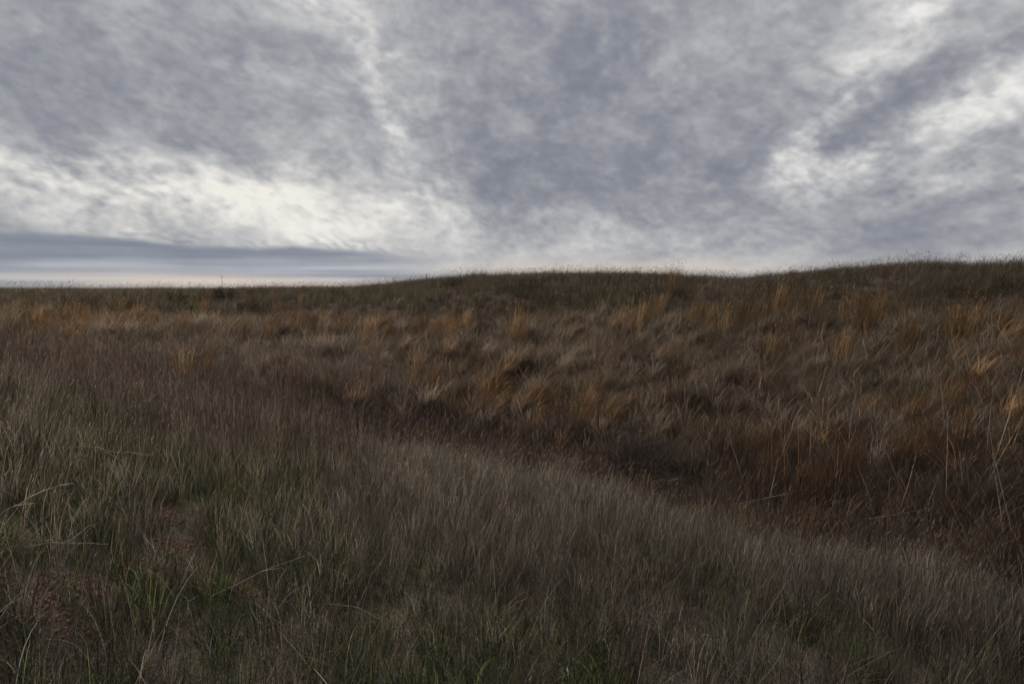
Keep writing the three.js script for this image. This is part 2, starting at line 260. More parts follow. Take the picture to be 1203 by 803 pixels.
function tuft(kind, seed) {
  const r = rng(seed), B = new Blades(), R = (a, b) => a + (b - a) * r();
  const windy = (spread) => WIND + (r() + r() + r() - 1.5) * spread;
  if (kind === 'green') for (let k = 0; k < 24; k++) { const q = R(0, 6.28), d = 0.06 * Math.sqrt(r()); B.blade(Math.cos(q) * d, -0.02, Math.sin(q) * d, R(0.12, 0.36), R(0.003, 0.0052), q + R(-0.8, 0.8), R(0.05, 0.45), R(0.2, 1.3), tone(r, 0.35, 0.16), 4, 0.1, R(-0.7, 0.7)); }
  if (kind === 'tan') for (let k = 0; k < 26; k++) {
    const q = R(0, 6.28), d = 0.075 * Math.sqrt(r()), L = R(0.2, 0.46), c = tone(r, 0.5, 0.1);
    const e = B.blade(Math.cos(q) * d, -0.02, Math.sin(q) * d, L, R(0.0028, 0.0048), windy(2.6), R(0, 0.34), R(0.05, 0.7), c, 3, 0.35, R(-1.4, 1.4));
    if (k % 5 === 0) B.blade(e[0], e[1] - 0.004, e[2], R(0.02, 0.045), 0.003, windy(1), R(0.3, 0.6), 0.4, mul(c, [1.1, 1.05, 1]), 2, 0.2, R(-1.5, 1.5));
  }
  if (kind === 'mat') for (let k = 0; k < 24; k++) {
    const q = R(0, 6.28), d = 0.14 * Math.sqrt(r());
    B.blade(Math.cos(q) * d, R(-0.02, 0.05), Math.sin(q) * d, R(0.18, 0.5), R(0.0035, 0.0065), windy(3.2), R(0.45, 1.25), R(0.1, 0.9), tone(r, 0.55, 0.12), 3, 0.3, R(-0.8, 0.8));
  }
  if (kind === 'upright') for (let k = 0; k < 24; k++) {
    const q = R(0, 6.28), d = 0.10 * Math.sqrt(r()), L = R(0.22, 0.6), c = tone(r, 0.5, 0.1);
    const e = B.blade(Math.cos(q) * d, -0.03, Math.sin(q) * d, L, R(0.0034, 0.006), windy(1.8), R(0.02, 0.35), R(0.1, 0.7), c, 3, 0.3, R(-1.4, 1.4));
    if (k % 7 === 0) B.blade(e[0], e[1] - 0.004, e[2], R(0.05, 0.09), 0.008, windy(1), R(0.3, 0.6), 0.4, c, 2, 0.2, R(-1.5, 1.5));
  }
  if (kind === 'stem') for (let k = 0; k < 11; k++) {
    const q = R(0, 6.28), d = 0.16 * Math.sqrt(r()), L = R(0.35, 0.72), c = tone(r, 0.3, 0.08), az = windy(3), ln = R(0, 0.16);
    const e = B.blade(Math.cos(q) * d, -0.03, Math.sin(q) * d, L, R(0.0022, 0.0036), az, ln, R(-0.05, 0.2), c, 3, 0.5, R(-1.5, 1.5));
    for (let j = 0; j < 3; j++) { const f = R(0.45, 0.95); B.blade(lerp(Math.cos(q) * d, e[0], f), e[1] * f, lerp(Math.sin(q) * d, e[2], f), R(0.05, 0.13), 0.002, R(0, 6.28), R(0.3, 0.9), R(-0.3, 0.4), c, 2, 0.4); }
  }
  if (kind === 'long') for (let k = 0; k < 20; k++) { const q = R(0, 6.28), d = 0.07 * Math.sqrt(r()); B.blade(Math.cos(q) * d, -0.03, Math.sin(q) * d, R(0.3, 0.72), R(0.0034, 0.0056), q + R(-0.6, 0.6), R(0.15, 0.8), R(0.4, 1.6), tone(r, 0.4, 0.14), 5, 0.1, R(-0.5, 0.5)); }
  if (kind === 'tangle') for (let k = 0; k < 22; k++) {
    const q = R(0, 6.28), d = 0.12 * Math.sqrt(r());
    B.blade(Math.cos(q) * d, R(-0.02, 0.1), Math.sin(q) * d, R(0.16, 0.46), R(0.002, 0.0036), R(0, 6.28), R(0.15, 1.25), R(-0.5, 1.3), tone(r, 0.45, 0.12), 5, 0.25, R(-1.2, 1.2));
  }
  if (kind === 'tussock') for (let k = 0; k < 150; k++) {
    const q = R(0, 6.28), d = 0.13 * Math.sqrt(r()), flop = r() < 0.72;
    B.blade(Math.cos(q) * d, -0.04, Math.sin(q) * d, R(0.35, 0.8), R(0.0038, 0.007), flop ? WIND + R(-0.75, 0.75) : q + R(-0.5, 0.5), R(0.1, 0.65), flop ? R(0.8, 1.9) : R(0.4, 1.6), tone(r, 0.4, 0.1), 5, 0.2, R(-0.6, 0.6));
  }
  return B.geo();
}
// Real colours of the plants (linear).
const C = {                                    // what one leaf or straw reflects and lets through together: dead straw is a pale thing, the sward is dark because its blades shade one another
  green: [0.25, 0.325, 0.12], deep: [0.165, 0.235, 0.085], olive: [0.36, 0.345, 0.19], tan: [0.62, 0.52, 0.41], pale: [0.72, 0.64, 0.53], grey: [0.53, 0.475, 0.435],
  umber: [0.26, 0.19, 0.165], brown: [0.46, 0.345, 0.27], plum: [0.37, 0.285, 0.25], rust: [0.60, 0.33, 0.165], amber: [0.76, 0.47, 0.25], dusk: [0.37, 0.31, 0.205],
};
const mixc = (a, b, t) => [lerp(a[0], b[0], t), lerp(a[1], b[1], t), lerp(a[2], b[2], t)];
const KINDS = {
  green: { name: 'green_grass', label: 'short fresh green grass growing through the dry sward' }, tan: { name: 'fine_dry_grass', label: 'fine upright tan dry grass along the near bank' },
  mat: { name: 'matted_grass', label: 'matted fallen brown and grey dry grass on the slopes' }, upright: { name: 'tall_dry_grass', label: 'standing brown and rusty dry grass on the hill' },
  stem: { name: 'weed_stems', label: 'thin dark dead weed stems standing in the grass' }, tangle: { name: 'tangled_grass', label: 'tangled bent straw and broken blades among the foreground grass' },
  tussock: { name: 'tussock_grass', label: 'flopped over tussocks of dry straw combed by the wind on the slopes' },
  long: { name: 'coarse_grass', label: 'coarse arching grass blades in loose tufts' },
};
const VAR = 5, lots = {}; for (const k in KINDS) lots[k] = Array.from({ length: VAR }, () => ({ m: [], c: [] }));
{
  const r = rng(2024), mat = new THREE.Matrix4(), Q = new THREE.Quaternion(), P = new THREE.Vector3(), S = new THREE.Vector3(), UPV = new THREE.Euler();
  const put = (kind, x, y, z, s, col, turn, tall = 1) => {
    const v = lots[kind][Math.floor(r() * VAR)], j = 0.8 + 0.4 * r();
    UPV.set((r() - 0.5) * 0.2, turn, (r() - 0.5) * 0.2); Q.setFromEuler(UPV);
    v.m.push(...mat.compose(P.set(x, y, z), Q, S.set(s, s * tall, s)).elements); v.c.push(col[0] * j, col[1] * j, col[2] * j);
  };
  const rings = [[1.1, 3.5, 200], [3.5, 6, 185], [6, 9, 165], [9, 13, 125], [13, 20, 90], [20, 30, 58], [30, 48, 40], [48, 60, 22], [60, 160, 1.4]];
  const free = () => r() * 6.283, kept = () => (r() - 0.5) * 1.3;
  for (const [d0, d1, rho] of rings) {
    const n = Math.round(rho * (d1 * d1 - d0 * d0) * 52 * DEG * DENSITY);
    for (let k = 0; k < n; k++) {
      const a0 = (r() * 2 - 1) * 52, d = Math.sqrt(lerp(d0 * d0, d1 * d1, r())), x = Math.sin(a0 * DEG) * d, z = -Math.cos(a0 * DEG) * d;
      const g = land(x, z), t = g.t, a = g.a;
      const crest = knots(clamp(a, -46, 46)).d[9]; if (d > crest + 12 && d < 60 && a > -8) continue; if (d > 60 && a > -6) continue;
      const n1 = fbm(x * 0.5 + 50, z * 0.5, 3), n2 = fbm(x * 1.7 + 8, z * 1.7 + 30, 2), n3 = fbm(x * 0.2 + 90, z * 0.2 + 14, 3), u = r(), w = r(), far = smooth(12, 40, d);
      if ((Math.hypot(x - 2.06, z + 10.8) < 0.85 || Math.hypot(x - 4.2, z + 6.0) < 0.8) && r() < 0.8) continue;        // little grows under the bare shrub
      const left = smooth(-8, -34, a), gully = smooth(-20, -6, a);
      const big = 1 + 0.25 * far, y = g.y;
      if (t > 4.3 && d < 60 && n2 < 0.43 && r() < (t > 7 ? 0.3 : 0.55)) continue;            // gaps between the tussocks
      if (t < 3.05) {
        if (n1 < 0.46 && n2 < 0.5 && r() < 0.35) continue;
        const b = bare(x, z); if (b > 0.5 && r() < 0.86) continue;
        const s = t / 3, gr = clamp(0.66 + 0.10 * left - 0.58 * smooth(0.5 + 0.2 * left, 0.97 + 0.1 * left, s) * (1 - 0.35 * left) + 0.16 * left + (n1 - 0.5) * 1.5, 0.04, 0.88);
        if (n2 > 0.68 && s < 0.7 && r() < 0.6) continue;
        const wild = smooth(0.95, 0.5, s) * (0.65 + 0.35 * left), edge = smooth(0.72, 0.95, s) * smooth(-18, -6, a), weedy = smooth(0.72, 0.9, s) * smooth(-8, -18, a) * (1 - 0.7 * smooth(-29, -35, a)), h = (0.42 + 0.30 * smooth(0.3, 1, s)) * (0.7 + 0.75 * n2) + 0.18 * r();
        if (weedy > 0 && r() < 0.34 * weedy) { put('stem', x, y, z, 0.6 + 0.4 * r(), mixc(C.plum, C.brown, r()), free()); continue; }
        if (u < gr) {
          if (w < 0.52) put('green', x, y, z, (0.5 + 0.6 * r()) * (0.65 + 0.7 * n1), mixc(mixc(C.green, C.deep, r()), C.olive, n2 * r()), free());
          else if (w < 0.52 + 0.22 * wild) put('long', x, y, z, (0.35 + 0.35 * r()) * (0.6 + 0.4 * smooth(3, 5.5, d)), mixc(C.olive, C.tan, r() * 0.9), free());
          else if (w < 0.52 + 0.42 * wild) put('tangle', x, y, z, 0.6 + 0.5 * r(), mixc(C.olive, C.grey, r()), free());
          else put('tan', x, y, z, h, mixc(C.tan, C.olive, r() * 0.6), kept());
        } else if (w < 0.44 * wild + 0.06) put('tangle', x, y, z, 0.6 + 0.5 * r(), mixc(mixc(C.tan, C.grey, r()), C.brown, r() * 0.6), free());
        else if (w < 0.60 * wild + 0.06) put('long', x, y, z, (0.32 + 0.35 * r()) * (0.6 + 0.4 * smooth(3, 5.5, d)), mixc(C.tan, C.grey, r()), free());
        else if (w < 0.66 * wild + 0.08) put('stem', x, y, z, 0.4 + 0.4 * r(), mixc(C.plum, C.brown, r()), free());
        else put('tan', x, y, z, h, mixc(mixc(mixc(C.tan, C.grey, n2 * (0.8 - 0.5 * edge)), C.brown, clamp(r() * 0.7 * (1 - 0.6 * edge) + 0.45 * weedy)), C.pale, edge * (0.35 + 0.6 * r())), wild > r() ? free() : kept());
      } else if (t < 4.9 && gully > 0.35) {
        if (u > 0.975) { put('tussock', x, y, z, 0.7 + 0.5 * r(), mixc(C.brown, w < 0.4 ? C.rust : C.plum, r()), kept() * 2); continue; }
        const or = smooth(0.5, 0.62, n1);
        if (u < 0.46) put('mat', x, y, z, 0.9 + 0.5 * r(), mixc(C.umber, C.brown, r() * 0.7), free()); else if (u < 0.62) put('stem', x, y, z, 0.7 + 0.5 * r(), mixc(C.umber, C.grey, r() * 0.6), free());
        else if (u < 0.62 + 0.13 * or) put('upright', x, y, z, 0.7 + 0.4 * r(), mixc(C.rust, C.brown, 0.2 + 0.8 * r()), kept(), 1.1); else if (u < 0.93) put('mat', x, y, z, 1 + 0.5 * r(), mixc(C.umber, C.brown, r()), free()); else put('long', x, y, z, 0.8 + 0.5 * r(), mixc(C.tan, C.brown, r()), free());
      } else if (t < 6.9) {
        if (a < -9 && t < 5.6) {                                             // level ground on the left: thin standing weeds, worn sward between
          const st = smooth(3.0, 3.4, t) * smooth(5.3, 4.2, t);
          if (u < 0.34 * st) put('stem', x, y, z, 0.7 + 0.4 * r(), mixc(C.plum, C.brown, r()), free()); else if (u < 0.5 + 0.1 * n1) put('tan', x, y, z, 0.8 + 0.3 * r(), mixc(mixc(C.tan, C.grey, n2), C.brown, 0.3 + 0.5 * r()), kept()); else if (n1 > 0.56 && w < 0.55) put('upright', x, y, z, 0.6 + 0.3 * r(), mixc(C.rust, C.tan, r()), kept()); else put('mat', x, y, z, 0.6 + 0.4 * r(), mixc(C.grey, C.brown, r()), free());
        } else {
          const gp = smooth(0.5, 0.66, fbm(x * 0.33 + 7, z * 0.33 + 2, 2)) * smooth(6, 16, a) * smooth(6.0, 5.2, t), or = smooth(0.47, 0.63, n3) * 0.75 + 0.1;
          const gold = mixc(mixc(mixc(C.brown, C.rust, 0.35), C.tan, clamp(n1 * 1.6 - 0.3)), C.plum, smooth(0.55, 0.4, n2) * 0.6);
          if (u > 0.955) { put('tussock', x, y, z, (0.75 + 0.6 * r()) * big, n3 > 0.49 && w < 0.6 ? mixc(C.rust, C.amber, r()) : w < 0.85 ? mixc(mixc(C.brown, C.rust, 0.45), C.tan, r()) : mixc(C.tan, C.brown, r()), kept() * 2.2); continue; }
          const band = smooth(6.2, 6.8, t) * smooth(20, 6, a);                     // paler sward under the steep bank
          if (u < 0.34 * gp) put('green', x, y, z, 0.9 + 0.5 * r(), mixc(C.green, C.olive, r()), free()); else if (u < 0.60) put('mat', x, y, z, (0.75 + 0.55 * r()) * big, mixc(mixc(gold, w < 0.65 ? C.tan : C.grey, r() * 0.6), C.tan, band * r()), kept() * 1.6);
          else if (u < 0.60 + 0.24 * or) put('upright', x, y, z, (0.45 + 0.35 * r()) * big, mixc(C.rust, w < 0.4 ? C.amber : C.brown, r()), kept()); else if (u < 0.85) put('upright', x, y, z, (0.38 + 0.35 * r()) * big, mixc(C.tan, mixc(C.brown, C.rust, 0.4), 0.15 + 0.7 * r()), kept()); else if (u < 0.93) put('mat', x, y, z, (0.9 + 0.5 * r()) * big, mixc(C.tan, C.amber, r() * 0.5), kept() * 2); else put('long', x, y, z, 0.7 + 0.4 * r(), mixc(C.tan, C.pale, r()), free());
        }
      } else if (d < 60) {
        const up = smooth(6.9, 7.1, t + (n2 - 0.5) * 0.5) * (1 - 0.35 * smooth(20, 27, a) * smooth(7.6, 8.4, t)) * (1 - 0.75 * smooth(14.5, 16.5, a) * smooth(21, 18.5, a)), gp = smooth(0.42, 0.6, n1) * 0.5, crestScale = 0.6 + 0.85 * n1;
        const heath = mixc(mixc(C.plum, C.dusk, n2), mixc(C.deep, C.brown, 0.3), 0.02 + 0.42 * r() * smooth(0.35, 0.65, n1)); // the darker, greener growth of the steep bank and the hilltops
        if (u < 0.66) put('upright', x, y, z, (0.5 + 0.35 * r()) * big * crestScale, mixc(mixc(C.brown, C.tan, r() * 0.7), heath, up * 0.85), kept()); else if (u < 0.68 + 0.1 * gp) put('green', x, y, z, (0.9 + 0.5 * r()) * big, mixc(C.deep, C.olive, r() * 0.6), free()); else if (u < 0.77 && n3 > 0.5) put('upright', x, y, z, (0.5 + 0.3 * r()) * big, mixc(C.rust, C.brown, r()), kept()); else put('mat', x, y, z, (0.8 + 0.4 * r()) * big, mixc(mixc(C.brown, C.tan, r() * 0.5), heath, up * 0.8), kept() * 2);
      } else put('upright', x, y, z, 0.9 + 0.4 * r(), mixc(C.dusk, C.tan, r()), kept());
    }
  }
  let total = 0;
  for (const kind in KINDS) {
    const grp = new THREE.Group(); grp.name = KINDS[kind].name; grp.userData = { kind: 'stuff', label: KINDS[kind].label, category: 'grass' };
    const mt = straw({ transmission: kind === 'stem' ? 0.0 : 0.32 });
    lots[kind].forEach((v, i) => {
      const n = v.m.length / 16; if (!n) return; total += n;
      const im = new THREE.InstancedMesh(tuft(kind, 900 + i * 17 + kind.length * 131), mt, n); im.name = 'tuft';
      im.instanceMatrix.array.set(v.m); im.instanceColor = new THREE.InstancedBufferAttribute(new Float32Array(v.c), 3); im.userData.kind = 'stuff'; grp.add(im);
    });
    scene.add(ON(grp));
  }
  console.log('tufts', total);
}

// ---------------------------------------------------------------- plants and posts that stand singly
const at = (a, d) => { const x = Math.sin(a * DEG) * d, z = -Math.cos(a * DEG) * d; return [x, land(x, z).y, z]; };
const used = {};
function numbered(n) { const k = used[n] = (used[n] ?? -1) + 1; return k ? `${n}_${String(k).padStart(3, '0')}` : n; }
function thing(name, label, category, p, turn = 0, group) {
  const o = new THREE.Group(); o.name = numbered(name); o.position.set(...p); o.rotation.y = turn; o.userData = { label, category }; if (group) o.userData.group = group; scene.add(o); return o;
}
function part(name, geo, m, parent, stuff) { const o = new THREE.Mesh(geo, m); o.name = name; o.castShadow = o.receiveShadow = true; if (stuff) o.userData.kind = 'stuff'; parent.add(o); return o; }
function dup(src, p, turn, s, label, group) { const o = src.clone(); o.name = numbered(src.name.replace(/_\d{3}$/, '')); o.position.set(...p); o.rotation.y = turn; if (s) o.scale.set(s[0], s[1], s[0]); o.userData = { ...src.userData, label: label ?? src.userData.label }; if (group) o.userData.group = group; scene.add(o); return o; }
function tube(pts, r0, r1, sides = 5) {          // a tapering twig through the points
  const P = [], N = [], I = [], n = pts.length, T = new THREE.Vector3(), U = new THREE.Vector3(), V = new THREE.Vector3(), Z = new THREE.Vector3(0.31, 0.2, 0.93);
  const v = pts.map((p) => new THREE.Vector3(...p));
  for (let k = 0; k < n; k++) {
    T.subVectors(v[Math.min(n - 1, k + 1)], v[Math.max(0, k - 1)]).normalize(); U.crossVectors(T, Z).normalize(); V.crossVectors(T, U);
    const r = lerp(r0, r1, k / (n - 1));
    for (let s = 0; s < sides; s++) { const q = s / sides * 6.28319, c = Math.cos(q), d = Math.sin(q); const x = U.x * c + V.x * d, y = U.y * c + V.y * d, z = U.z * c + V.z * d; P.push(v[k].x + x * r, v[k].y + y * r, v[k].z + z * r); N.push(x, y, z); }
  }
  for (let k = 0; k + 1 < n; k++) for (let s = 0; s < sides; s++) { const a = k * sides + s, b = k * sides + (s + 1) % sides; I.push(a, b, a + sides, b, b + sides, a + sides); }
  const c = P.length / 3; P.push(v[n - 1].x, v[n - 1].y, v[n - 1].z); N.push(T.x, T.y, T.z); for (let s = 0; s < sides; s++) I.push((n - 1) * sides + s, (n - 1) * sides + (s + 1) % sides, c);
  const g = new THREE.BufferGeometry(); g.setAttribute('position', new THREE.Float32BufferAttribute(P, 3)); g.setAttribute('normal', new THREE.Float32BufferAttribute(N, 3)); g.setIndex(I); return g;
}
function crook(r, from, dir, L, n = 6, wob = 0.12) {   // points of a crooked twig
  const out = [from.slice()], d = new THREE.Vector3(...dir).normalize(), p = new THREE.Vector3(...from);
  for (let k = 0; k < n; k++) { d.x += (r() - 0.5) * wob * 2; d.y += (r() - 0.5) * wob * 1.4; d.z += (r() - 0.5) * wob * 2; d.normalize(); p.addScaledVector(d, L / n); out.push([p.x, p.y, p.z]); }
  return out;
}
const barkPale = std({ color: new THREE.Color().setRGB(0.34, 0.305, 0.265), roughness: 0.9 }), barkDark = std({ color: new THREE.Color().setRGB(0.085, 0.062, 0.052) }), barkBlack = std({ color: new THREE.Color().setRGB(0.05, 0.038, 0.033) }), barkGrey = std({ color: new THREE.Color().setRGB(0.26, 0.225, 0.195) });

// rusty bluestem clumps
function bluestem(seed, c1, c2, label, group, lean = 0.1) {
  const r = rng(seed), R = (a, b) => a + (b - a) * r(), o = thing('bluestem_clump', label, 'grass clump', [0, 0, 0], 0, group);
  const S = new Blades(), Lf = new Blades(), F = new Blades();
  for (let k = 0; k < 110; k++) {
    const q = R(0, 6.28), d = 0.13 * Math.sqrt(r()), L = R(0.45, 0.92), c = mul(mixc(c1, c2, r()), tone(r, 0.25, 0.06)), az = r() < 0.5 ? q : WIND + R(-0.7, 0.7);
    const e = S.blade(Math.cos(q) * d, -0.04, Math.sin(q) * d, L, R(0.004, 0.007), az, R(0, 0.16) + lean * r(), R(0, 0.35), c, 4, 0.4, R(-1.5, 1.5));
    if (k % 2) for (let j = 0; j < 3; j++) { const f = R(0.55, 1); F.blade(lerp(Math.cos(q) * d, e[0], f), e[1] * f, lerp(Math.sin(q) * d, e[2], f), R(0.03, 0.08), 0.006, R(0, 6.28), R(0.2, 0.7), 0.4, mul(c, [1.12, 1.12, 1.15]), 2, 0.2, R(-1.5, 1.5)); }
  }
  for (let k = 0; k < 70; k++) { const q = R(0, 6.28), d = 0.14 * Math.sqrt(r()); Lf.blade(Math.cos(q) * d, -0.04, Math.sin(q) * d, R(0.2, 0.5), R(0.004, 0.007), q + R(-0.7, 0.7), R(0.1, 0.6), R(0.3, 1.5), mul(mixc(c1, c2, r()), tone(r, 0.35, 0.1)), 4, 0.1, R(-0.6, 0.6)); }
  part('stems', S.geo(), STRAW, o, true); part('leaves', Lf.geo(), STRAW, o, true); part('seed_heads', F.geo(), STRAW, o, true);
  return o;
}
const STRAW = straw();
const CL = {
  upper: [[15.9, 23.1], [17.1, 22.4], [14.7, 23.6], [18.4, 23.5], [19.2, 23.2], [20.0, 23.6], [21.0, 25.2], [21.2, 24.8], [22.0, 23.6], [22.9, 24.2], [23.8, 24.4], [25.9, 23.4], [26.4, 22.7], [28.1, 22.3], [29.5, 22.6], [32.5, 20.1], [33.2, 19.8], [34.0, 20.1], [29.9, 18.4], [25.7, 18.0], [20.8, 18.7], [27.1, 20.5], [35.9, 20.0], [9.5, 24.6], [10.5, 23.6], [11.5, 24.4], [13.2, 27.9], [12.2, 25.8], [0.6, 21.7], [0.3, 23.2], [-7.6, 25.2], [-6.5, 24.4], [-5.8, 24.7], [-4.0, 25.1], [-12.4, 23.9]],
  left: [[-19.7, 22.1], [-19.1, 24.8], [-18.1, 24.0], [-17.4, 25.8], [-16.5, 23.7], [-15.8, 26.4], [-15.2, 23.8], [-14.5, 27.9], [-13.8, 26.3], [-18.4, 30.1], [-17.3, 33.4], [-20.9, 34.4], [-19.2, 33.4], [-34.1, 27.3], [-33.3, 28.4], [-32.6, 30.1], [-32.1, 27.9], [-31.0, 31.7], [-29.9, 34.2], [-29.4, 34.9], [-28.6, 33.3], [-24.3, 34.2], [-35.5, 25.6], [-34.6, 24.4], [-25.9, 14.4], [-24.5, 14.2]],
  mid: [[-2.3, 15.5], [-1.5, 16.6], [-3.0, 18.0], [-4.4, 15.3], [-6.6, 15.4], [-8.7, 15.7], [-10.8, 16.1], [-12.2, 16.5], [6.4, 15.5], [7.1, 16.9], [2.8, 17.0], [3.5, 14.8], [4.2, 13.7], [5.7, 13.7], [1.3, 17.9], [-7.3, 17.9], [-9.4, 19.0], [-11.5, 18.9], [-14.9, 15.1], [-17.6, 14.8], [-18.8, 15.3], [-5.1, 17.0], [-0.1, 19.0], [8.5, 17.8], [10.6, 18.6]],
  gully: [[20.5, 10.3], [21.1, 10.6], [22.8, 10.0], [23.7, 10.1], [24.3, 10.0], [24.9, 10.3], [26.1, 10.4], [26.9, 10.5], [29.4, 11.0], [30.0, 10.9], [30.5, 11.0], [33.4, 11.4], [31.5, 11.6], [18.2, 11.2], [16.9, 11.6]],
};
{
  const r = rng(11), LB = {
    upper: ['bright rusty orange bluestem clump high on the hillside, below the crest', 'bluestem clumps high on the hillside', [[0.76, 0.45, 0.22], [0.86, 0.58, 0.32]], [1.3, 1.8]],
    left: ['amber bluestem clump on the flat ground left of the hill', 'bluestem clumps on the flat ground', [C.amber, mixc(C.rust, C.amber, 0.3)], [0.95, 1.3]],
    mid: ['brown orange bluestem clump in matted grass on the lower hillside', 'bluestem clumps on the lower hillside', [C.rust, C.brown], [0.7, 1.0]],
    gully: ['tall dark rust bluestem clump standing in the gully bottom', 'bluestem clumps in the gully', [C.rust, mixc(C.rust, C.brown, 0.6)], [0.65, 0.9]],
  };
  let seed = 300;
  for (const k in LB) {
    const [base, group, [c1, c2], [s0, s1]] = LB[k], protos = [];
    CL[k].forEach(([a, d], i) => {
      const label = k !== 'upper' ? base : a > 20.3 ? 'rusty orange bluestem clump on the flank of the higher hilltop' : a > 14 ? 'glowing orange bluestem clump on the spur below the dip between the hilltops' : a > 6 ? 'slender orange bluestem clump near the foot of the spur, under the middle hilltop' : 'dull orange bluestem clump in the pale band under the middle hilltop';
      const s = lerp(s0, s1, r()), tall = k === 'gully' ? 1.5 : k === 'upper' ? 0.85 : 1.0, turn = (r() - 0.5) * 1.2;
      if (i < 3) { const o = bluestem(seed += 7, c1, c2, label, group); o.position.set(...at(a, d)); o.rotation.y = turn; o.scale.set(s, s * tall, s); protos.push(o); }
      else dup(protos[i % 3], at(a, d), turn, [s, s * tall], label, group);
    });
  }
}

// the dark bare shrub in the gully
function shrub(name, label, p, h, w, m, seed, dense, group) {
  const r = rng(seed), R = (a, b) => a + (b - a) * r(), o = thing(name, label, 'shrub', p, 0, group), tw = [];
  for (let k = 0; k < dense; k++) {
    const q = R(0, 6.28), sp = R(0.1, 1), L = h * R(0.6, 1.1), pts = crook(r, [Math.cos(q) * 0.06, -0.05, Math.sin(q) * 0.06], [Math.cos(q) * sp * w / h, 1, Math.sin(q) * sp * w / h], L, 5, 0.14), kids = [];
    for (let j = 0; j < 12; j++) { const s = pts[1 + Math.floor(r() * 4)]; kids.push(tube(crook(r, s, [Math.cos(q) * 0.6 + R(-1, 1), R(0.1, 1.1), Math.sin(q) * 0.6 + R(-1, 1)], L * R(0.18, 0.4), 3, 0.2), 0.003, 0.0014, 3)); }
    part('branch', tube(pts, 0.006, 0.002, 4), m, o); tw.push(...kids);
  }
  part('twigs', mergeGeometries(tw), m, o, true);
  return o;
}
shrub('bare_shrub', 'dark rounded leafless shrub in the gully beyond the near bank', at(10.8, 11.0), 0.95, 0.8, barkBlack, 41, 150);
shrub('bare_shrub', 'small dark leafless shrub in the gully right of the rounded shrub', at(14.0, 10.2), 0.5, 0.5, barkDark, 42, 22);
shrub('bare_shrub', 'low grey brown brush at the gully edge between the near bank and orange clumps', at(5.0, 10.9), 0.55, 0.6, std({ color: new THREE.Color().setRGB(0.15, 0.115, 0.10) }), 43, 26);
shrub('bare_shrub', 'dark brush in the gully under the leaning straw clump', at(35.2, 8.3), 0.5, 0.6, barkDark, 44, 24);

// pale dead branches
function deadBranch(label, p, dir, L, seed, m = barkPale, r0 = 0.009, n = 4, name = 'dead_branch') {
  const r = rng(seed), R = (a, b) => a + (b - a) * r(), o = thing(name, label, 'branch', p), main = crook(r, [0, -0.02, 0], dir, L, 8, 0.27);
  const b = part('branch', tube(main, r0 * 0.6, r0 * 0.2), m, o);
  for (let k = 0; k < n; k++) { const i = 2 + Math.floor(r() * 6), s = main[i], t = main[Math.min(8, i + 1)]; part('twig', tube(crook(r, s, [t[0] - s[0] + R(-0.05, 0.05), t[1] - s[1] + R(-0.02, 0.08), t[2] - s[2] + R(-0.05, 0.05)], L * R(0.2, 0.42), 5, 0.2), r0 * 0.5, r0 * 0.15, 4), m, b); }
  return o;
}
const lift = (p, h) => [p[0], p[1] + h, p[2]];
deadBranch('forked pale dead branch slanting up in front of the hillside, above the near bank', lift(at(1.5, 11.2), 0.12), [0.85, 0.42, 0.2], 0.95, 51, barkPale, 0.009, 5);
deadBranch('crooked pale dead branch lying across the dark rounded shrub', lift(at(9.2, 10.5), 0.3), [0.85, 0.35, 0.15], 0.85, 52, barkPale, 0.009, 6);
deadBranch('pale fallen twig across the grass at the left end of the near bank', lift(at(-30.5, 8.3), 0.22), [0.9, 0.28, 0.1], 0.7, 53, barkPale, 0.006, 2, 'fallen_twig');
deadBranch('grey fallen twig arched over green grass above the bare red soil', lift(at(-33.5, 6.2), 0.16), [0.95, 0.0, 0.1], 0.7, 54, barkGrey, 0.006, 2, 'fallen_twig');
deadBranch('bleached fallen twig at the left border of the bare soil patch', lift(at(-37.6, 4.3), 0.10), [0.8, 0.5, 0.2], 0.45, 55, barkPale, 0.006, 4, 'fallen_twig');
deadBranch('bleached forked twig over the lower red soil patch', lift(at(-36.4, 4.0), 0.08), [0.8, 0.12, -0.2], 0.4, 56, barkPale, 0.005, 4, 'fallen_twig');
deadBranch('long pale bent straw stalk lying on green grass right of the red soil', lift(at(-24.5, 3.55), 0.14), [0.85, 0.5, -0.25], 0.5, 57, barkPale, 0.003, 1, 'fallen_stalk');
deadBranch('pale dead stick lying in tan grass on the near slope', lift(at(-19.6, 5.9), 0.10), [1, 0.02, 0.1], 0.35, 58, barkPale, 0.006, 2, 'fallen_twig');
deadBranch('small pale stick lying in the grass beside the upper red soil', lift(at(-27, 3.75), 0.06), [0.8, 0.05, 0.3], 0.22, 59, barkPale, 0.006, 2, 'fallen_twig');
deadBranch('curved pale stalk arching over the foreground grass by the green tufts', lift(at(-15.5, 3.5), 0.12), [0.9, 0.1, 0.3], 0.35, 60, barkPale, 0.003, 0, 'fallen_stalk');
deadBranch('short pale forked stub in the foreground grass', lift(at(4.0, 2.75), 0.02), [0.05, 1, 0.0], 0.17, 61, barkPale, 0.006, 4, 'dead_stub');
deadBranch('short pale hooked stub in the foreground grass', lift(at(8.0, 2.95), 0.02), [0.1, 1, 0.0], 0.16, 62, barkPale, 0.0045, 1, 'dead_stub');
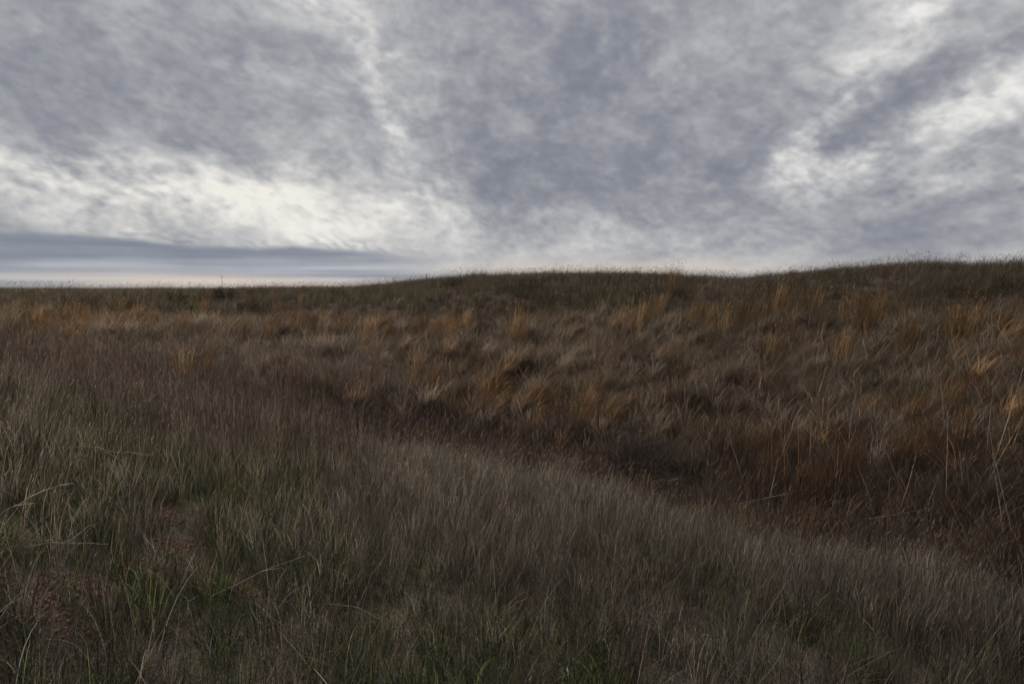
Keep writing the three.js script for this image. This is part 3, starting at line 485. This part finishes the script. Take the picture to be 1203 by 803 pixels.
for (const [a, d, x, z, L, s] of [[-30.5, 5.0, 0.5, 0.2, 0.32, 71], [-29.8, 5.2, -0.3, 0.4, 0.3, 72], [-31.3, 4.9, 0.3, -0.3, 0.28, 73], [-35, 5.3, 0.6, 0, 0.3, 74], [-21.5, 3.4, 0.6, 0.3, 0.3, 75], [-12, 3.0, -0.5, 0.2, 0.3, 76], [0.5, 3.1, 0.4, 0.2, 0.26, 77], [20, 3.1, 0.6, 0, 0.28, 78], [24, 3.0, 0.4, 0.3, 0.25, 79]])
  deadBranch('thin grey dead weed twig poking out of the foreground grass', lift(at(a, d), 0.03), [x, 0.8, z], L, s, barkGrey, 0.0032, 4, 'weed_twig').userData.group = 'grey weed twigs in the foreground';

// tall straw stalks
function stalk(label, a, d, dir, L, seed, col, group, w = 0.0075) {
  const r = rng(seed), R = (p, q) => p + (q - p) * r(), o = thing('straw_stalk', label, 'straw stalk', at(a, d), 0, group), m = std({ color: new THREE.Color().setRGB(...col.map((v) => v * 0.75)) });
  const pts = crook(r, [0, -0.04, 0], dir, L, 8, 0.035); part('stem', tube(pts, w * 0.5, w * 0.22), m, o);
  const lf = straw();
  for (const i of [2, 4, 5]) { const B = new Blades(); B.blade(...pts[i], R(0.18, 0.35), 0.007, R(0, 6.28), R(0.3, 0.7), R(0.8, 1.8), col, 5, 0.1); part('leaf', B.geo(), lf, o); }
  const H = new Blades(); for (let k = 0; k < 16; k++) { const q = lerp(0.72, 1, r()) * 8, i = Math.min(7, Math.floor(q)), f = q - i; H.blade(lerp(pts[i][0], pts[i + 1][0], f), lerp(pts[i][1], pts[i + 1][1], f), lerp(pts[i][2], pts[i + 1][2], f), R(0.03, 0.08), 0.006, R(0, 6.28), R(0.1, 0.5), 0.3, mul(col, tone(r, 0.2)), 2, 0.2); }
  part('seed_head', H.geo(), lf, o, true); return o;
}
const STALKS = [
  ['tall pale straw stalk leaning left out of the gully, beside the first orange clump', 19.5, 10.6, [-0.30, 1, 0], 1.35, C.pale], ['straw stalk leaning left behind the gully clumps', 22.8, 11.2, [-0.25, 1, 0.1], 1.05, C.pale],
  ['upright rust straw stalk in the middle of the gully clumps', 23.2, 10.4, [-0.02, 1, 0], 1.55, C.rust], ['upright orange straw stalk, tallest of the gully clumps', 21.2, 10.3, [0.0, 1, 0], 1.5, C.rust], ['thin pale straw stalk leaning right among the gully clumps', 23.7, 11.0, [0.12, 1, 0], 1.2, C.tan], ['slender grey straw stalk standing on the slope behind the gully clumps', 25.1, 12.4, [0.0, 1, 0], 0.95, C.grey],
  ['straw stalk leaning right at the far side of the gully clumps', 25.4, 10.7, [0.32, 1, 0], 1.1, C.tan], ['tall pale straw stalk leaning right on the slope above the leaning clump', 35.4, 10.9, [0.28, 1, 0], 1.55, C.pale], ['straw stalk close beside the tall pale stalk above the leaning clump', 35.2, 11.2, [0.10, 1, 0], 1.2, C.tan],
  ['long straw stalk rising left from the leaning clump', 37.3, 9.0, [-0.22, 1, 0], 1.5, C.tan], ['straw stalk rising steeply from the leaning clump', 36.6, 9.0, [-0.1, 1, 0], 1.15, C.tan], ['bent pale straw stalk crossing in front of the gully brush', 32.2, 9.4, [-0.45, 0.9, 0], 0.95, C.pale], ['straw stalk leaning right into the crossing pale stalk', 31.4, 9.6, [0.35, 1, 0], 0.75, C.tan],
  ['fallen straw stalk lying level in the gully in front of the orange clumps', 17.5, 9.6, [1, 0.22, 0], 1.2, C.tan], ['fallen dark straw stalk slanting across the gully in front of the orange clumps', 21.5, 9.3, [1, 0.30, 0.1], 0.9, C.brown], ['fallen pale straw stalk across the gully beside the leaning clump', 28.2, 9.3, [1, 0.12, 0], 1.1, C.tan],
];
{
  const r = rng(611);
  for (let k = 0; k < 16; k++) stalk(k % 2 ? 'loose thin straw stalk standing in the gully brush' : 'loose rusty straw stalk standing in the gully brush', 17 + r() * 19, 9.6 + r() * 2.4, [(r() - 0.5) * 0.9, 1, (r() - 0.5) * 0.3], 0.8 + 0.6 * r(), 900 + k * 7, k % 2 ? mixc(C.tan, C.pale, r()) : mixc(C.rust, C.tan, r() * 0.5), k % 2 ? 'loose straw stalks in the gully' : 'loose rusty stalks in the gully', 0.008);
}
STALKS.forEach(([label, a, d, dir, L, col], i) => { const o = stalk(label, a, d, dir, L, 500 + i * 13, col); if (dir[1] < 0.5) o.position.y += 0.35; });

// the clump of long straw that leans out over the gully at the right
{
  const r = rng(88), R = (p, q) => p + (q - p) * r(), o = thing('leaning_straw_clump', 'large clump of long straw leaning low over the gully', 'grass clump', at(37.4, 7.7)), S = new Blades(), L2 = new Blades();
  for (let k = 0; k < 150; k++) { const q = R(0, 6.28), d = 0.22 * Math.sqrt(r()); S.blade(Math.cos(q) * d, -0.03, Math.sin(q) * d, R(0.8, 1.6), R(0.005, 0.008), Math.PI + R(-0.5, 0.5), R(0.3, 1.1), R(0, 0.3), mul(mixc(C.tan, C.amber, r() * 0.6), tone(r, 0.3)), 5, 0.3, R(-1.4, 1.4)); }
  for (let k = 0; k < 110; k++) { const q = R(0, 6.28), d = 0.22 * Math.sqrt(r()); L2.blade(Math.cos(q) * d, -0.03, Math.sin(q) * d, R(0.3, 0.8), R(0.004, 0.006), q + R(-0.7, 0.7), R(0.3, 1.1), R(0.4, 1.3), mul(mixc(C.brown, C.plum, r()), tone(r, 0.3)), 5, 0.1, R(-0.7, 0.7)); }
  part('stems', S.geo(), STRAW, o, true); part('leaves', L2.geo(), STRAW, o, true);
}
// the bushy tan clump left of the gully stalks
{
  const r = rng(89), R = (p, q) => p + (q - p) * r(), o = thing('straw_clump', 'bushy tan straw clump spreading left between the dark shrub and gully stalks', 'grass clump', at(17.6, 10.2)), S = new Blades();
  for (let k = 0; k < 190; k++) { const q = R(0, 6.28), d = 0.2 * Math.sqrt(r()); S.blade(Math.cos(q) * d, -0.03, Math.sin(q) * d, R(0.35, 0.85), R(0.003, 0.005), Math.PI + R(-1.2, 1.2), R(0.1, 0.9), R(0.1, 0.7), mul(mixc(C.tan, C.brown, r()), tone(r, 0.3)), 4, 0.2, R(-1.4, 1.4)); }
  part('blades', S.geo(), STRAW, o, true);
}

// dark low bushes under the crest
function bush(seed, col) {
  const r = rng(seed), R = (a, b) => a + (b - a) * r(), o = thing('low_bush', '', 'bush', [0, 0, 0]), B = new Blades(), br = [];
  for (let k = 0; k < 16; k++) { const q = R(0, 6.28), sp = R(0.2, 1.1), pts = crook(r, [Math.cos(q) * 0.05, -0.05, Math.sin(q) * 0.05], [Math.cos(q) * sp, 1, Math.sin(q) * sp], R(0.3, 0.55), 5, 0.16); br.push(tube(pts, 0.006, 0.002, 4));
    for (let j = 0; j < 46; j++) { const s = pts[1 + Math.floor(r() * 5)]; B.blade(s[0] + R(-0.07, 0.07), s[1] + R(-0.05, 0.07), s[2] + R(-0.07, 0.07), R(0.03, 0.065), R(0.010, 0.02), R(0, 6.28), R(0.2, 1.3), R(0, 0.6), mul(col, tone(r, 0.4, 0.12)), 2, 0.15, R(-0.5, 0.5)); } }
  part('branches', mergeGeometries(br), barkDark, o, true); part('leaves', B.geo(), STRAW, o, true); return o;
}
{
  const r = rng(19), G = [[[[-0.8, 31.0], [0.2, 31.3], [1.7, 31.7], [2.7, 31.0], [3.8, 31.3], [0.9, 30.6], [-5.3, 35.1], [-4.6, 34.6]], 'dark green low bush on the steep bank under the middle hilltop', 'bushes under the middle hilltop'], [[[33.8, 25.3], [35.0, 25.5], [36.2, 25.7], [32.6, 24.9], [34.4, 25.0]], 'dark low bush on the shoulder of the higher hilltop', 'bushes under the higher hilltop'], [[[-19.9, 39.2], [-19.0, 40.1], [-17.1, 37.9], [-22.7, 37.2], [-21.2, 37.7], [-18.1, 38.6], [-23.8, 37.4], [-16.2, 37.0], [-20.5, 38.0], [-15.3, 36.4], [-22.0, 37.6], [-24.9, 37.0], [-14.4, 35.6], [-26.3, 37.2]], 'dark low bush along the far bank beyond the flat ground', 'bushes along the far bank']];
  G.forEach(([list, label, group], gi) => { let p; list.forEach(([a, d], i) => { const s = lerp(1.0, 1.6, r()); if (!i) { p = bush(700 + gi, gi === 1 ? [0.13, 0.12, 0.07] : [0.11, 0.12, 0.06]); p.userData.label = label; p.userData.group = group; p.position.set(...at(a, d)); p.scale.setScalar(s); } else dup(p, at(a, d), r() * 6.28, [s, s * 0.9]); }); });
}

// stakes in the gully, weeds on the skyline, the far pole
for (const [a, d, h, b, label] of [[10.1, 12.2, 0.62, [0.01, 0], 'thin dark stake behind the rounded shrub, left of a pair'], [11.0, 12.4, 0.72, [0.02, 0], 'thin dark stake behind the rounded shrub, right of a pair'], [13.2, 12.6, 0.66, [0.08, 0], 'thin dark tilted stake standing apart on the lower slope'], [7.4, 12.4, 0.72, [0, 0], 'thin dark stake left of the pair of stakes'], [2.5, 10.9, 0.6, [-0.02, 0], 'thin dark stake beside the forked pale branch']]) {
  const r = rng(Math.round(a * 100)), o = thing('dead_stake', label, 'stake', at(a, d)); part('shaft', tube(crook(r, [0, -0.06, 0], [b[0], 1, b[1]], h + 0.06, 5, 0.04), 0.014, 0.009, 6), barkDark, o);
  part('knot', tube(crook(r, [0.004, h * 0.55, 0.006], [0.8, 0.6, 0.2], 0.06, 3, 0.1), 0.007, 0.004, 5), barkDark, o);
}
{ const p = at(9.1, 12.25), o = thing('fallen_twig', 'dark bent twig leaning level across the pair of stakes', 'branch', lift(p, 0.55)); part('branch', tube([[0, -0.06, 0], [0.18, 0.0, 0.03], [0.36, 0.05, 0.05], [0.46, 0.06, 0.03]], 0.009, 0.005, 5), barkDark, o); part('twig', tube([[0.18, 0, 0.03], [0.22, -0.08, 0.05]], 0.004, 0.002, 4), barkDark, o); }
function weed(seed) {
  const r = rng(seed), R = (a, b) => a + (b - a) * r(), o = thing('skyline_weed', 'thin dry weed stalk standing above the grass on the hill crest', 'weed', [0, 0, 0], 0, 'weeds along the hill crest'), pts = crook(r, [0, -0.05, 0], [R(0, 0.15), 1, 0], R(0.62, 0.95), 6, 0.04);
  part('stem', tube(pts, 0.006, 0.003, 4), barkGrey, o);
  for (let k = 0; k < 4; k++) { const s = pts[3 + Math.floor(r() * 4)]; const q = crook(r, s, [R(-0.8, 0.8), 1, R(-0.6, 0.6)], R(0.06, 0.16), 3, 0.15); const b = part('twig', tube(q, 0.0035, 0.002, 3), barkGrey, o); const g = new THREE.IcosahedronGeometry(0.013, 1); g.scale(1, 1.5, 1); g.translate(...q[3]); part('seed_head', g, barkGrey, b); }
  return o;
}
{
  const r = rng(23), ps = [weed(31), weed(32), weed(33)];
  const A = [-6.4, -5.2, -3.4, -2.9, -1.4, 0.3, 2.6, 3.0, 3.3, 4.1, 4.4, 5.3, 6.6, 9.0, 13.0, 13.2, 14.6, 14.9, 16.1, 18.8, 20.5, 23, 25.1, 27.2, 28.6, 29.9, 31.4, 32.2, 33.1, 34.4, 35.6, 36.3, -9.2, -12.0, -15.5, -20.1];
  A.forEach((a, i) => { const d = knots(a).d[9] + 0.3 + r() * 2.5, where = a < -7 ? 'thin dry weed stalk on the low crest beside the fence posts' : a < 12 ? 'thin dry weed stalk on the middle hilltop' : a < 19.5 ? 'thin dry weed stalk in the dip between the hilltops' : 'thin dry weed stalk on the higher hilltop', o = i < 3 ? ps[i] : dup(ps[i % 3], [0, 0, 0], 0, null); o.position.set(...at(a, d)); o.rotation.y = r() * 6.28; const s = 0.5 + 0.3 * r(); o.scale.set(0.7, s, 0.7); o.userData.label = where; });
}
const steel = std({ color: new THREE.Color().setRGB(0.10, 0.085, 0.075), roughness: 0.7 });
for (let [a, d, h, label] of [[-7.1, 41.5, 0.95, 'thin dark fence post on the hill shoulder, tallest of three'], [-8.5, 44, 0.8, 'thin dark fence post on the falling hill shoulder, middle of three'], [-9.8, 47, 0.95, 'thin dark fence post low on the hill shoulder, last of three'], [-19.8, 52, 0.85, 'lone thin dark post on the level skyline left of the hill']]) {
  const o = thing('fence_post', label, 'post', at(a, d)), s = new THREE.Shape(); s.moveTo(-0.02, -0.004); s.lineTo(-0.005, -0.004); s.lineTo(-0.005, -0.03); s.lineTo(0.005, -0.03); s.lineTo(0.005, -0.004); s.lineTo(0.02, -0.004); s.lineTo(0.02, 0.004); s.lineTo(-0.02, 0.004); s.closePath();
  h *= 0.75; const g = new THREE.ExtrudeGeometry(s, { depth: h + 0.2, bevelEnabled: false }); g.rotateX(-Math.PI / 2); g.translate(0, -0.2, 0); part('shaft', g, steel, o);
  const c = new THREE.BoxGeometry(0.05, 0.03, 0.012); c.translate(0, h * 0.82, 0.012); part('wire_clip', c, steel, o);
}
for (const [a, d, h, label] of [[-22.95, 640, 13, 'tall thin utility pole far off on the plain'], [-25.2, 900, 10, 'shorter thin utility pole farther off on the plain']]) {
  const p = at(a, d), o = thing('utility_pole', label, 'pole', p), k = barkDark;
  part('pole', tube([[0, -1, 0], [0, h * 0.5, 0], [0, h, 0]], 0.2, 0.13, 8), k, o); const c = new THREE.BoxGeometry(2.4, 0.16, 0.14); c.translate(0, h - 0.9, 0.2); part('crossarm', c, k, o);
  for (const x of [-1.05, 0, 1.05]) { const g = new THREE.CylinderGeometry(0.06, 0.08, 0.25, 8); g.translate(x, h - (x ? 0.7 : -0.1), x ? 0.2 : 0); part('insulator', g, barkGrey, o); }
}

{                                                // crumbs of earth on the bare patches
  const r = rng(5150), g = new THREE.DodecahedronGeometry(1, 0), m = std({ color: new THREE.Color().setRGB(0.20, 0.115, 0.078) }), M = [], q = new THREE.Quaternion(), e = new THREE.Euler(), x4 = new THREE.Matrix4();
  for (const [sx, sz, rad] of SOIL) for (let k = 0; k < 260; k++) {
    const a = r() * 6.283, d = rad * Math.sqrt(r()) * 1.1, x = sx + Math.cos(a) * d, z = sz + Math.sin(a) * d; if (bare(x, z) < 0.4) continue;
    const s = 0.003 + 0.014 * r() ** 3; e.set(r() * 6, r() * 6, r() * 6); q.setFromEuler(e);
    M.push(x4.clone().compose(new THREE.Vector3(x, land(x, z).y + s * 0.3, z), q, new THREE.Vector3(s, s * 0.7, s * (0.7 + 0.5 * r()))));
  }
  const im = new THREE.InstancedMesh(g, m, M.length); M.forEach((k, i) => im.setMatrixAt(i, k)); im.name = 'soil_crumbs'; im.userData = { kind: 'stuff', label: 'crumbs of reddish earth on the bare patches', category: 'soil' }; scene.add(ON(im));
}
renderer.render(scene, camera);
